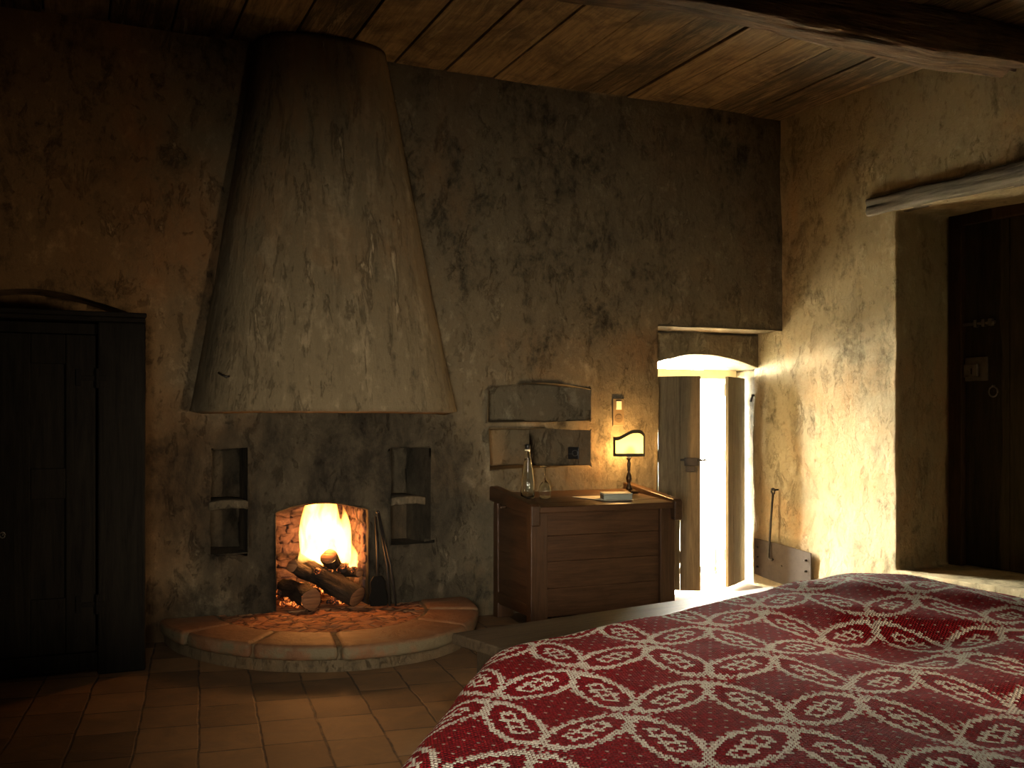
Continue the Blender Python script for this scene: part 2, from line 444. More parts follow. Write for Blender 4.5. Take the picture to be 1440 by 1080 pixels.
def rough_wall(name, solid_fn, cutters, mat, step=0.045, amp=0.02, seed=0, mtx=None, bev=0.018):
    """solid with openings cut in it, arrises softened, surface gridded and roughened like hand-laid plaster"""
    o = bmesh_temp(solid_fn, name); C.objects.link(o); tmp = []
    for c in cutters:
        k = bmesh_temp(c); C.objects.link(k); tmp.append(k)
        md = o.modifiers.new('cut', 'BOOLEAN'); md.operation = 'DIFFERENCE'; md.solver = 'EXACT'; md.object = k
    bv = o.modifiers.new('bevel', 'BEVEL'); bv.width = bev; bv.segments = 3; bv.limit_method = 'ANGLE'; bv.angle_limit = 0.5
    dg = bpy.context.evaluated_depsgraph_get()
    me0 = bpy.data.meshes.new_from_object(o.evaluated_get(dg))
    for k in tmp: bpy.data.objects.remove(k)
    bpy.data.objects.remove(o)
    bm = B(); bm.from_mesh(me0)
    for ax in range(3):
        lo = min(v.co[ax] for v in bm.verts); hi = max(v.co[ax] for v in bm.verts)
        st = step*(2.0 if ax == 1 else 1.0); c = lo+st*0.37
        nrm = Vector((0, 0, 0)); nrm[ax] = 1
        while c < hi:
            co = Vector((0, 0, 0)); co[ax] = c
            # only the faces this plane crosses
            fs = [f for f in bm.faces if min(v.co[ax] for v in f.verts) < c < max(v.co[ax] for v in f.verts)]
            if fs:
                es = {e for f in fs for e in f.edges}; vs = {v for f in fs for v in f.verts}
                bmesh.ops.bisect_plane(bm, geom=list(fs)+list(es)+list(vs), plane_co=co, plane_no=nrm, dist=0.0005)
            c += st
    for v in bm.verts: v.normal_update() if hasattr(v, 'normal_update') else None
    bm.normal_update()
    mv = []
    for v in bm.verts:
        p = v.co; q = Vector((p.x+seed, p.y, p.z))
        d = noise.noise(q*1.1)*1.0 + noise.noise(q*3.1)*0.45 + noise.noise(q*8.0)*0.22 + noise.noise(q*17.0)*0.10
        mv.append((v, p + v.normal*(d*amp)))
    for v, p in mv: v.co = p
    if mtx is not None: bmesh.ops.transform(bm, matrix=mtx, verts=bm.verts)
    me = bpy.data.meshes.new(name); bm.to_mesh(me); bm.free()
    me.materials.clear()
    return structure(link(name, me, mat, None, True))

# ------------------------------------------------------------------ shell
H = 3.575; YB = 6.30; CX = 4.975
RD = Vector((0.0854, -0.9963, 0)); RN = Vector((0.9963, 0.0854, 0))       # along the right wall towards the room, and into it
def rw(t, q, z): p = Vector((CX, YB, 0)) + RD*t + RN*q; return (p.x, p.y, z)

def arch_pts(x0, x1, z0, zs, zt, n=14):
    pts = [(x0, z0), (x1, z0), (x1, zs)]
    for k in range(1, n): 
        f = k/n; pts.append((x1+(x0-x1)*f, zs+(zt-zs)*math.sin(PI*f)))
    pts.append((x0, zs)); return pts
def back_solid(bm): box(bm, -2.3, 5.42, YB, 7.20, -0.1, H+0.02)
cut = []
cut.append(lambda bm: prism(bm, arch_pts(1.175, 1.745, 0.10, 0.725, 0.775), 'Y', 6.1, 6.86))                 # firebox
cut.append(lambda bm: prism(bm, [(0.775, 6.1), (1.0, 6.1), (1.0, 6.62), (0.80, 6.62)], 'Z', 0.50, 1.13))       # left hearth niche
cut.append(lambda bm: prism(bm, [(1.90, 6.1), (2.165, 6.1), (2.165, 6.3), (2.10, 6.62), (1.90, 6.62)], 'Z', 0.50, 1.115))
cut.append(lambda bm: prism(bm, [(2.15, 6.2), (2.19, 6.2), (2.19, 6.40), (2.15, 6.40)], 'Z', 0.50, 0.52))
def niche_low(bm): prism(bm, [(2.572, 6.1), (3.336, 6.1), (3.336, 6.3), (3.03, 6.66), (2.60, 6.66)], 'Z', 0.968, 1.236)
def niche_up(bm):
    n = 12; lo = 1.288
    plan = [(2.572, 6.1), (3.336, 6.1), (3.336, 6.3), (3.03, 6.62), (2.60, 6.62)]
    # arched front: built as vertical columns following the arch
    xs = [2.572+(3.336-2.572)*k/n for k in range(n+1)]
    def zt(x): return 1.505 + 0.040*math.sin(PI*(x-2.572)/(3.336-2.572))
    def yb(x): return 6.62 if x < 3.03 else 6.62-(x-3.03)/(0.306)*0.32
    rows = []
    for x in xs:
        rows.append([bm.verts.new((x, 6.1, lo)), bm.verts.new((x, max(yb(x), 6.302), lo)), bm.verts.new((x, max(yb(x), 6.302), zt(x))), bm.verts.new((x, 6.1, zt(x)))])
    for a, b in zip(rows, rows[1:]):
        for k in range(4): bm.faces.new((a[k], a[(k+1) % 4], b[(k+1) % 4], b[k]))
    bm.faces.new(rows[0][::-1]); bm.faces.new(rows[-1])
cut += [niche_low, niche_up]
cut.append(lambda bm: prism(bm, arch_pts(-0.78, 0.42, 0.25, 1.885, 2.03), 'Y', 6.1, 6.62))      # blind arch over the wardrobe
cut.append(lambda bm: box(bm, 3.880, 5.8, 6.1, 6.58, -0.2, 1.968))                                           # window splay
cut.append(lambda bm: prism(bm, arch_pts(3.930, 4.982, -0.2, 1.70, 1.80), 'Y', 6.5, 7.4))                       # window opening
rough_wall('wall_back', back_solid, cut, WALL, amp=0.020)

def right_solid(bm):
    pts = [rw(-0.34, 0, 0)[:2], rw(8.3, 0, 0)[:2], rw(8.3, 0.95, 0)[:2], rw(-0.34, 0.95, 0)[:2]]
    prism(bm, pts, 'Z', -0.1, H+0.02)
def door_cut(bm):
    pts = [rw(1.09, -0.3, 0)[:2], rw(1.06, 0.50, 0)[:2], rw(1.06, 0.62, 0)[:2], rw(2.75, 0.62, 0)[:2], rw(2.75, -0.3, 0)[:2]]
    prism(bm, pts, 'Z', 0.30, 2.69)
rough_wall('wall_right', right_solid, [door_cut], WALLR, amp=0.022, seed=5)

bm = B(); box(bm, -2.6, -2.3, -1.9, 7.2, -0.1, H); structure(obj('wall_left', bm, WALLO))
bm = B(); box(bm, -2.6, 7.0, -1.95, -1.6, -0.1, H); structure(obj('wall_front', bm, WALLO))
bm = B(); box(bm, -2.6, 6.8, -1.9, 7.35, -0.25, 0.0); structure(obj('floor', bm, FLOORM))

# ceiling boards run from the back wall towards the room
random.seed(4)
bm = B(); x = -2.6 - 0.12 + 0.0
x = math.floor((-2.6+0.12)/0.34)*0.34 - 0.12
while x < 6.8:
    dz = random.uniform(-0.007, 0.007)
    box(bm, x+random.uniform(0.004, 0.008), x+0.34-random.uniform(0.004, 0.009), -1.9, 7.3, H+dz, H+0.05+dz)
    x += 0.34
box(bm, -2.7, 6.9, -2.0, 7.35, H+0.045, H+0.12)
structure(obj('ceiling', bm, CEILW, bevel=0.003, seg=1))

def rough_beam(name, x0, x1, y0, y1, z0, z1, mat, amp=0.015, parent=None, seed=0, nx=150, m=None):
    bm = B(); per = []
    n = 13
    for k in range(n): per.append((k/n, 0.0))
    for k in range(n): per.append((1.0, k/n))
    for k in range(n): per.append((1-k/n, 1.0))
    for k in range(n): per.append((0.0, 1-k/n))
    rings = []
    for i in range(nx+1):
        X = x0+(x1-x0)*i/nx; ring = []
        for a, b in per:
            # soften the arrises
            ca, cb = a-0.5, b-0.5; rr = max(abs(ca), abs(cb)); k = 1-0.12*max(0, (abs(ca)+abs(cb)-0.8))/0.2
            y = (y0+y1)/2+(y1-y0)*ca*k; z = (z0+z1)/2+(z1-z0)*cb*k
            q = Vector((X*1.2+seed, y*5, z*5)); d = noise.noise(q)*amp + noise.noise(Vector((X*4+seed, y*30, z*30)))*amp*0.45 - max(0, noise.noise(Vector((X*0.9+seed, y*17, z*17)))-0.22)*amp*2.2
            ring.append(bm.verts.new((X, y+d*(1 if ca > 0 else -1), z+d*(1 if cb > 0 else -1))))
        rings.append(ring)
    N = len(per)
    for a, b in zip(rings, rings[1:]):
        for k in range(N): bm.faces.new((a[k], a[(k+1) % N], b[(k+1) % N], b[k]))
    bm.faces.new(rings[0][::-1]); bm.faces.new(rings[-1])
    if m is not None: bmesh.ops.transform(bm, matrix=m, verts=bm.verts)
    return obj(name, bm, mat, parent, smooth=True)
tag(rough_beam('ceiling_beam', -2.28, 5.20, 4.235, 4.505, 3.355, 3.59, BEAMW, amp=0.028, seed=2), 'rough dark split timber beam crossing under the ceiling boards above the bed', 'beam')

# outside, beyond the window
bm = B(); box(bm, -2, 10, 7.35, 16, -0.30, -0.12); o = obj('terrace', bm, simple('pale_paving', (0.78, 0.74, 0.62), 0.9)); structure(o)


# ------------------------------------------------------------------ fireplace
FC = 1.45
fp = thing('fireplace', 'tall tapering plaster fireplace hood over a semicircular raised hearth', 'fireplace', (FC, YB, 0))
def hood_mesh(bm):
    nz, na = 60, 72; rings = []
    for iz in range(nz+1):
        f = iz/nz; z = 1.350+(H-1.350)*f
        g = f**0.92
        a = 0.815+(0.405-0.815)*g; p = 0.60+(0.33-0.60)*g; cx = 0.030-0.040*g
        ring = []
        for k in range(na+1):
            th = PI+PI*k/na; ex = 2/2.7
            c, s = math.cos(th), math.sin(th)
            x = cx+a*math.copysign(abs(c)**ex, c); y = -p*abs(s)**ex
            q = Vector((x*2, y*2, z*1.5)); d = noise.noise(q)*0.007+noise.noise(q*3)*0.004
            ring.append(bm.verts.new((x*(1+d), y*(1+d)+0.03, z + (0.003*noise.noise(Vector((x*9, y*9, 0))) if iz == 0 else 0))))
        rings.append(ring)
    for a_, b_ in zip(rings, rings[1:]):
        for k in range(na): bm.faces.new((a_[k], a_[k+1], b_[k+1], b_[k]))
    return rings
bm = B(); hood_mesh(bm)
hood = obj('hood', bm, HOOD, fp, smooth=True)
sd = hood.modifiers.new('thick', 'SOLIDIFY'); sd.thickness = 0.07; sd.offset = -1 
bm = B(); tube(bm, [(-0.675, -0.42, 1.56), (-0.66, -0.47, 1.545), (-0.64, -0.48, 1.535), (-0.625, -0.475, 1.54)], 0.006)
obj('hook', bm, IRON, hood, smooth=True)

def sector(bm, r0, r1, a0, a1, z0, z1, n=14, ka=0.95, kb=1.16, jit=0.008):
    A0, A1, B0, B1 = [], [], [], []
    for i in range(n+1):
        th = math.radians(a0+(a1-a0)*i/n)
        for (r, z, L) in ((r0, z0, A0), (r1, z0, A1), (r0, z1, B0), (r1, z1, B1)):
            w = 1+jit*noise.noise(Vector((th*4, r*3, z*5)))*1.5
            L.append(bm.verts.new((r*ka*math.cos(th)*w, r*kb*math.sin(th)*w, z)))
    for i in range(n):
        bm.faces.new((A0[i], A0[i+1], A1[i+1], A1[i])); bm.faces.new((B0[i], B1[i], B1[i+1], B0[i+1]))
        bm.faces.new((A1[i], A1[i+1], B1[i+1], B1[i])); bm.faces.new((A0[i], B0[i], B0[i+1], A0[i+1]))
    bm.faces.new((A0[0], A1[0], B1[0], B0[0])); bm.faces.new((A0[n], B0[n], B1[n], A1[n]))
bm = B(); sector(bm, 0.05, 0.975, 180, 360, 0.0, 0.062, 40)
sector(bm, 0.65, 0.962, 180, 360, 0.05, 0.130, 40)
obj('hearth_base', bm, STONE, fp, bevel=0.01)
cuts = [180, 204, 232, 260, 311, 337, 360]
for a0, a1 in zip(cuts, cuts[1:]):
    bm = B(); sector(bm, 0.665, 1.0+random.uniform(-0.012, 0.012), a0+0.45, a1-0.45, 0.060, 0.142+random.uniform(-0.004, 0.004), 10)
    obj('hearth_slab', bm, SLAB, fp, bevel=0.028, seg=4, smooth=True)
# rubble infill: one uneven top surface
bm = B(); n = 60; ny = 34; g = {}
for i in range(n+1):
    for j in range(ny+1):
        f = j/ny; th = PI+PI*i/n; r = 0.675*f
        x, y = r*0.95*math.cos(th), r*1.16*math.sin(th)
        z = 0.125+0.014*noise.noise(Vector((x*14, y*22, 0)))+0.008*noise.noise(Vector((x*40, y*40, 3)))
        g[i, j] = bm.verts.new((x, y, z))
for i in range(n):
    for j in range(ny):
        if j == 0: bm.faces.new((g[i, 0], g[i, 1], g[i+1, 1])) 
        else: bm.faces.new((g[i, j], g[i, j+1], g[i+1, j+1], g[i+1, j]))
bmesh.ops.remove_doubles(bm, verts=bm.verts, dist=0.0004)
ob = obj('hearth_infill', bm, INFILL, fp, smooth=True)
# firebox floor and rough stone lining
bm = B(); box(bm, -0.30, 0.32, -0.02, 0.58, 0.02, 0.128); obj('firebox_floor', bm, INFILL, fp)
random.seed(11)
bm = B()
def stone(bm, c, rx, ry, rz, sd):
    t = bmesh.ops.create_icosphere(bm, subdivisions=3, radius=1.0)
    for v in t['verts']:
        p = v.co.copy(); d = 1+0.40*noise.noise(p*1.6+Vector((sd, 0, 0)))+0.22*noise.noise(p*4+Vector((sd, 0, 0)))+0.10*noise.noise(p*9+Vector((sd, 0, 0)))
        e = Vector((math.copysign(abs(p.x)**0.7, p.x)*rx, math.copysign(abs(p.y)**0.7, p.y)*ry, math.copysign(abs(p.z)**0.7, p.z)*rz))
        v.co = e*d + Vector(c)
for (side) in range(3):
    z = 0.17
    while z < 0.80:
        h = random.uniform(0.045, 0.085); u = 0.0; L = 0.60
        while u < L:
            w = random.uniform(0.06, 0.13)
            if side == 0: c = (-0.29+u+w/2, 0.545, z)
            elif side == 1: c = (-0.290, u+w/2+0.07, z)
            else: c = (0.310, u+w/2+0.07, z)
            if side == 0: stone(bm, c, w*0.62, 0.045, h*0.62, random.uniform(0, 99))
            else:
                if u+w < 0.50: stone(bm, c, 0.030, w*0.62, h*0.62, random.uniform(0, 99))
            u += w
        z += h
obj('firebox_lining', bm, LINING, fp, smooth=True)
for (x0, x1, zz) in ((0.772-FC, 1.003-FC, 0.785), (1.897-FC, 2.125-FC, 0.775)):
    bm = B(); N = 12
    bx = []
    for i in range(N+1):
        f = i/N; x = x0+(x1-x0)*f
        y0 = -0.012+0.012*noise.noise(Vector((x*12, 0, zz))); s = 0.012*math.sin(PI*f)+0.006*noise.noise(Vector((x*20, 3, 0)))
        bx.append([bm.verts.new((x, y0, zz-0.028+s)), bm.verts.new((x, 0.30, zz-0.025+s)), bm.verts.new((x, 0.30, zz+0.022+s)), bm.verts.new((x, y0-0.004, zz+0.024+s))])
    for a, b in zip(bx, bx[1:]):
        for k in range(4): bm.faces.new((a[k], a[(k+1) % 4], b[(k+1) % 4], b[k]))
    bm.faces.new(bx[0][::-1]); bm.faces.new(bx[-1])
    obj('niche_shelf', bm, SHELFSTONE, fp, bevel=0.009, seg=3, smooth=True)

# logs, embers, flames
def log(label, p0, p1, r, seed, flat=1.0, group='logs burning in the firebox'):
    p0, p1 = Vector(p0), Vector(p1); d = (p1-p0); L = d.length
    t = thing('firewood_log', label, 'log', p0, 0, group); t.rotation_mode = 'QUATERNION'; t.rotation_quaternion = d.to_track_quat('Z', 'Y')
    bm = B(); n, m = 22, 26; rings = []
    for i in range(m+1):
        z = L*i/m; ring = []
        for k in range(n):
            th = 2*PI*k/n; q = Vector((math.cos(th)*1.3+seed, math.sin(th)*1.3, z*6))
            rr = r*(1+0.20*noise.noise(q)+0.13*noise.noise(Vector((q.x*3.5, q.y*3.5, q.z*1.3))))
            ring.append(bm.verts.new((math.cos(th)*rr, math.sin(th)*rr*flat, z+0.01*noise.noise(Vector((k, seed, 0)))*(i in (0, m)))))
        rings.append(ring)
    for a, b in zip(rings, rings[1:]):
        for k in range(n): bm.faces.new((a[k], a[(k+1) % n], b[(k+1) % n], b[k]))
    bm.faces.new(rings[-1])
    obj('bark', bm, BARK, t, smooth=True)
    bm = B()
    ring = [bm.verts.new((math.cos(2*PI*k/n)*r*0.99*(1+0.14*noise.noise(Vector((math.cos(2*PI*k/n)*1.3+seed, math.sin(2*PI*k/n)*1.3, 0)))), math.sin(2*PI*k/n)*r*flat*0.99*(1+0.14*noise.noise(Vector((math.cos(2*PI*k/n)*1.3+seed, math.sin(2*PI*k/n)*1.3, 0)))), 0.001)) for k in range(n)]
    r2 = [bm.verts.new((v.co.x*0.8, v.co.y*0.8, -0.008)) for v in ring]
    for k in range(n): bm.faces.new((ring[k], ring[(k+1) % n], r2[(k+1) % n], r2[k]))
    bm.faces.new(r2)
    obj('cut_end', bm, CUT, t, smooth=True)
    return t
log('short round log lying end-on at the front left of the fire', (1.375, 6.24, 0.197), (1.30, 6.62, 0.215), 0.066, 1.0)
log('thick dark log slanting across the front of the fire, resting on the firebox floor', (1.66, 6.23, 0.195), (1.36, 6.56, 0.38), 0.078, 4.0, flat=0.85)
log('charred log leaning up at the left side of the flames', (1.27, 6.32, 0.40), (1.53, 6.56, 0.25), 0.040, 9.0)
log('burning log end standing up in the middle of the flames', (1.52, 6.40, 0.435), (1.66, 6.62, 0.24), 0.052, 15.0)
log('thin charred branch lying on the right of the fire', (1.700, 6.33, 0.33), (1.50, 6.70, 0.30), 0.030, 21.0)
bm = B(); random.seed(5)
for k in range(46):
    x, y = random.uniform(1.24, 1.70), random.uniform(6.36, 6.76)
    rr = random.uniform(0.018, 0.042); stone(bm, (x, y, 0.135+rr*0.6+random.uniform(0, 0.07)*(y > 6.5)), rr, rr, rr*0.7, k*3.1)
for k in range(16):
    x = random.uniform(1.44, 1.70); stone(bm, (x, random.uniform(6.36, 6.5), 0.33+random.uniform(0, 0.045)), 0.022, 0.022, 0.016, k*2.1)
o = obj('ember_bed', bm, EMBER, None, smooth=True); tag(o, 'glowing orange embers and ash heaped under the logs', 'embers'); o['kind'] = 'stuff'

def flame_tongue(bm, base, h, w, seed, lean=(0, 0)):
    n, m = 18, 20; rings = []
    for i in range(m+1):
        f = i/m; r = w*(math.sin(PI*min(1, f*0.9+0.22))**0.9)*(1-f)**0.45 + 0.002
        cx = base[0]+lean[0]*f+0.035*f*math.sin(seed+f*6); cy = base[1]+lean[1]*f+0.02*f*math.cos(seed*2+f*5)
        rings.append([bm.verts.new((cx+r*math.cos(2*PI*k/n), cy+r*0.75*math.sin(2*PI*k/n), base[2]+h*f)) for k in range(n)])
    for a, b in zip(rings, rings[1:]):
        for k in range(n): bm.faces.new((a[k], a[(k+1) % n], b[(k+1) % n], b[k]))
    bm.faces.new(rings[0][::-1]); bm.faces.new(rings[-1])
bm = B()
for (x, y, z, h, w, ln) in ((1.50, 6.58, 0.33, 0.80, 0.115, 0.00), (1.445, 6.56, 0.36, 0.72, 0.080, -0.01), (1.58, 6.60, 0.30, 0.80, 0.110, -0.01), (1.64, 6.56, 0.28, 0.55, 0.075, 0.0),
                          (1.685, 6.50, 0.28, 0.30, 0.042, 0.015), (1.38, 6.50, 0.37, 0.16, 0.06, 0.03)):
    flame_tongue(bm, (x, y, z), h, w, x*37, (ln, -0.03))
o = obj('fire', bm, FLAME, None, smooth=True); tag(o, 'bright yellow-white flames rising from the logs in the firebox', 'fire')
rmd = o.modifiers.new('union', 'REMESH'); rmd.mode = 'VOXEL'; rmd.voxel_size = 0.008
point('fire_light', (1.53, 6.44, 0.50), 26, (1.0, 0.36, 0.09), 0.07)

# hearth tools
t = thing('ash_shovel', 'small iron ash shovel standing on the hearth against the wall right of the fire', 'shovel', (1.775, 6.16, 0.142))
bm = B(); tube(bm, [(0.0, 0.02, 0.15), (0.008, 0.06, 0.35), (0.012, 0.105, 0.545)], 0.0065); obj('handle', bm, IRON, t, smooth=True)
bm = B(); prism(bm, [(-0.050, 0.0), (0.055, 0.0), (0.062, 0.06), (0.050, 0.105), (0.048, 0.15), (0.025, 0.185), (-0.025, 0.185), (-0.048, 0.15), (-0.046, 0.105), (-0.058, 0.06)], 'Y', -0.004, 0.012)
o = obj('blade', bm, IRONB, t, bevel=0.004); o.rotation_euler = (-0.12, 0, 0)
t = thing('fire_tongs', 'thin dark iron fire tongs leaning on the wall beside the ash shovel', 'tongs', (1.855, 6.13, 0.142))
for dx in (-0.012, 0.016):
    bm = B(); tube(bm, [(dx*1.4, 0, 0.0), (dx*0.8-0.01, 0.05, 0.25), (-0.055+dx*0.2, 0.125, 0.575)], 0.006); obj('arm', bm, IRON, t, smooth=True)
bm = B(); lathe(bm, [(0.002, 0), (0.012, 0.004), (0.012, 0.014), (0.002, 0.02)], 12, (-0.056, 0.127, 0.565)); obj('pivot', bm, IRON, t, smooth=True)

# ------------------------------------------------------------------ wardrobe at left
def wardrobe():
    t = thing('wardrobe', 'tall black-brown panelled wooden wardrobe against the wall left of the fireplace', 'wardrobe', (-0.31, 5.62, 0))
    bm = B()
    box(bm, -0.66, -0.64, 0.06, 0.62, 0.05, 1.80); box(bm, 0.64, 0.66, 0.06, 0.62, 0.05, 1.80)
    box(bm, -0.66, 0.66, 0.60, 0.62, 0.05, 1.80); box(bm, -0.66, 0.66, 0.06, 0.62, 0.10, 0.14)
    box(bm, -0.455, 0.455, 0.035, 0.06, 1.735, 1.79); box(bm, -0.455, 0.455, 0.035, 0.06, 0.02, 0.11)
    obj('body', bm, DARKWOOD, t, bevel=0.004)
    for sx in (-1, 1):
        bm = B(); x0, x1 = sorted((sx*0.455, sx*0.685))
        box(bm, x0, x1, 0.0, 0.07, 0.0, 1.80); obj('corner_post', bm, DARKWOOD, t, bevel=0.012, seg=3)
    bm = B()
    box(bm, -0.685, 0.685, -0.006, 0.64, 1.80, 1.825); box(bm, -0.690, 0.690, -0.018, 0.64, 1.825, 1.850)
    obj('cornice', bm, DARKWOODX, t, bevel=0.008, seg=3)
    for sx in (-1, 1):
        bm = B(); x0, x1 = sorted((sx*0.004, sx*0.445)); st = 0.14
        box(bm, x0, x0+st, 0.012, 0.045, 0.12, 1.73); box(bm, x1-st, x1, 0.012, 0.045, 0.12, 1.73)
        for za, zb in ((1.58, 1.73), (0.90, 1.055), (0.12, 0.40)): box(bm, x0+st, x1-st, 0.014, 0.045, za, zb)
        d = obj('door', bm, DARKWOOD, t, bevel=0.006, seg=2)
        for za, zb in ((1.055, 1.58), (0.40, 0.90)):
            bm = B(); box(bm, x0+st-0.005, x1-st+0.005, 0.030, 0.042, za-0.005, zb+0.005)
            obj('panel', bm, DARKWOOD, d, bevel=0.004)
        for zz in (1.51, 0.36):
            bm = B(); c = sx*0.452
            tube(bm, [(c, -0.002, zz-0.05), (c, -0.002, zz+0.05)], 0.009)
            box(bm, c-sx*0.10 if sx > 0 else c, c if sx > 0 else c-sx*0.10, 0.004, 0.012, zz-0.012, zz+0.012)
            box(bm, *(sorted((c-sx*0.075, c-sx*0.10))), 0.003, 0.012, zz-0.04, zz+0.045)
            box(bm, *(sorted((c, c+sx*0.045))), -0.008, 0.0, zz-0.012, zz+0.012)
            obj('hinge', bm, IRONB, d, bevel=0.002)
    bm = B(); tube(bm, [(0.022, 0.013, 0.735), (0.022, -0.03, 0.735)], 0.004)
    tube(bm, [(0.022+0.012*math.cos(a), -0.036, 0.735+0.014*math.sin(a)) for a in [k*PI/6 for k in range(12)]], 0.003, 8, True)
    obj('key', bm, IRONL, t, smooth=True)
    return t
wardrobe()

# ------------------------------------------------------------------ chest with things on it
CHX0, CHX1, CHY0, CHY1, CHZ = 2.585, 3.615, 5.66, 6.255, 0.800
def chest():
    cx = (CHX0+CHX1)/2
    t = thing('wooden_chest', 'brown wooden chest of wide boards with raised side rails, under the wall niche', 'chest', (cx, CHY0, 0))
    w = (CHX1-CHX0)/2; dp = CHY1-CHY0
    for sx in (-1, 1):
        for y0 in (0.0, dp-0.07):
            bm = B(); x0, x1 = sorted((sx*w, sx*(w-0.115))); box(bm, x0, x1, y0, y0+0.07, 0.0, CHZ-0.04, jitter=0.002)
            obj('corner_post', bm, CHESTZ, t, bevel=0.006)
        bm = B(); x0, x1 = sorted((sx*(w-0.012), sx*(w-0.035))); box(bm, x0, x1, 0.065, dp-0.065, 0.09, CHZ-0.045)
        box(bm, *sorted((sx*(w-0.002), sx*(w-0.035))), 0.065, dp-0.065, 0.10, 0.17)
        obj('side_panel', bm, CHESTY, t, bevel=0.003)
    bm = B(); z = 0.085
    for h in (0.175, 0.165, 0.185, 0.150):
        box(bm, -w+0.11, w-0.11, 0.022, 0.045, z+0.0007, z+h-0.0007, jitter=0.0006); z += h
    obj('front_panel', bm, CHESTX, t, bevel=0.002)
    bm = B(); box(bm, -w+0.11, w-0.11, dp-0.04, dp-0.02, 0.085, CHZ-0.04); obj('back_panel', bm, CHESTX, t)
    bm = B()
    for (y0, y1, dz) in ((-0.035, 0.115, -0.004), (0.121, 0.36, 0.0), (0.366, dp+0.02, 0.002)):
        box(bm, -w+0.012, w-0.012, y0, y1, CHZ-0.040+dz*0, CHZ, jitter=0.0008)
    obj('lid', bm, CHESTX, t, bevel=0.006, seg=3)
    for sx in (-1, 1):
        bm = B(); x0, x1 = sorted((sx*(w+0.022), sx*(w-0.040)))
        pts = [(-0.055, CHZ-0.115), (-0.005, CHZ-0.115), (0.005, CHZ-0.052), (dp+0.02, CHZ-0.052), (dp+0.02, CHZ+0.042), (dp-0.01, CHZ+0.046), (-0.035, CHZ+0.020), (-0.055, CHZ+0.008)]
        prism(bm, pts, 'X', x0, x1)
        r = obj('side_rail', bm, CHESTY, t, bevel=0.009, seg=3)
        if sx > 0:
            for dy in (0.0, 0.055):
                bm = B(); lathe(bm, [(0.001, 0.0), (0.007, 0.002), (0.006, 0.006), (0.001, 0.008)], 12, ((x0+x1)/2+0.01, dy, CHZ+0.019+dy*0.04))
                obj('nail', bm, IRONL, r, smooth=True)
    bm = B(); box(bm, -w-0.062, -w-0.02, 0.33, 0.36, CHZ-0.060, CHZ-0.045); obj('peg', bm, CHESTY, t, bevel=0.003)
    # the old lid falls a little towards the front
    for o in [c for c in t.children] + [g for c in t.children for g in c.children]:
        for v in o.data.vertices:
            if v.co.z > 0.55: v.co.z += -0.028 + 0.043*v.co.y/dp
    return t
chest()
def lid_z(y): return CHZ - 0.028 + 0.043*(y-CHY0)/(CHY1-CHY0)

# table lamp: turned stem and a bowed half shade
lamp = thing('table_lamp', 'lit table lamp with wavy-topped cream shield shade on a turned bronze stem', 'lamp', (3.515, 6.085, lid_z(6.085)-0.001), math.radians(-19))
bm = B(); lathe(bm, [(0.060, 0), (0.066, 0.004), (0.064, 0.012), (0.045, 0.018), (0.030, 0.024)], 32); obj('base', bm, BRONZE, lamp, smooth=True)
bm = B(); lathe(bm, [(0.022, 0.022), (0.024, 0.034), (0.013, 0.052), (0.010, 0.066), (0.016, 0.076), (0.021, 0.092), (0.020, 0.106), (0.013, 0.126), (0.008, 0.142), (0.010, 0.150), (0.013, 0.156), (0.009, 0.164), (0.012, 0.176), (0.013, 0.196), (0.009, 0.212), (0.009, 0.222), (0.017, 0.228), (0.019, 0.234), (0.010, 0.238)], 28)
obj('stem', bm, BRONZE, lamp, smooth=True)
bm = B(); lathe(bm, [(0.012, 0.236), (0.013, 0.262), (0.010, 0.264)], 16, (0, 0, 0)); obj('socket', bm, CREAMP, lamp, smooth=True)
def sh_top(f):            # f 0..1 from left to right
    return 0.376 + 0.050*(0.5-0.5*math.cos(PI*min(1, max(0, (f-0.10)/0.52)))) - 0.040*(max(0, f-0.70)/0.30)**2
def sh_pos(f, r=0.125): a = math.radians(-90+(f-0.5)*116); return (r*math.cos(a), r*math.sin(a)+0.062)
bm = B(); n = 40; cols = []
for i in range(n+1):
    f = i/n; x, y = sh_pos(f); cols.append([bm.verts.new((x, y, 0.252+(sh_top(f)-0.252)*k/12)) for k in range(13)])
for a, b in zip(cols, cols[1:]):
    for k in range(12): bm.faces.new((a[k], b[k], b[k+1], a[k+1]))
sh = obj('lamp_shade', bm, SHADE, lamp, smooth=True)
bm = B()
top = [(*sh_pos(i/n, 0.1265), sh_top(i/n)) for i in range(n+1)]; bot = [(*sh_pos(i/n, 0.1265), 0.252) for i in range(n+1)]
def strip(bm, P0, P1, off):
    rows = []
    for a, b in zip(P0, P1):
        d = Vector((a[0], a[1]-0.062, 0)).normalized()*off
        rows.append([bm.verts.new(Vector(a)+d), bm.verts.new(Vector(b)+d), bm.verts.new(Vector(b)-d), bm.verts.new(Vector(a)-d)])
    for a, b in zip(rows, rows[1:]):
        for k in range(4): bm.faces.new((a[k], a[(k+1) % 4], b[(k+1) % 4], b[k]))
    bm.faces.new(rows[0][::-1]); bm.faces.new(rows[-1])
strip(bm, [(x, y, z-0.020) for x, y, z in top], [(x, y, z+0.004) for x, y, z in top], 0.003)
strip(bm, [(x, y, z-0.004) for x, y, z in bot], [(x, y, z+0.016) for x, y, z in bot], 0.003)
for f0 in (0.0, 0.93):
    fs = [f0+0.07*k/4 for k in range(5)]
    strip(bm, [(*sh_pos(f, 0.1265), 0.250) for f in fs], [(*sh_pos(f, 0.1265), sh_top(f)) for f in fs], 0.003)
obj('shade_trim', bm, TRIM, lamp, smooth=False)
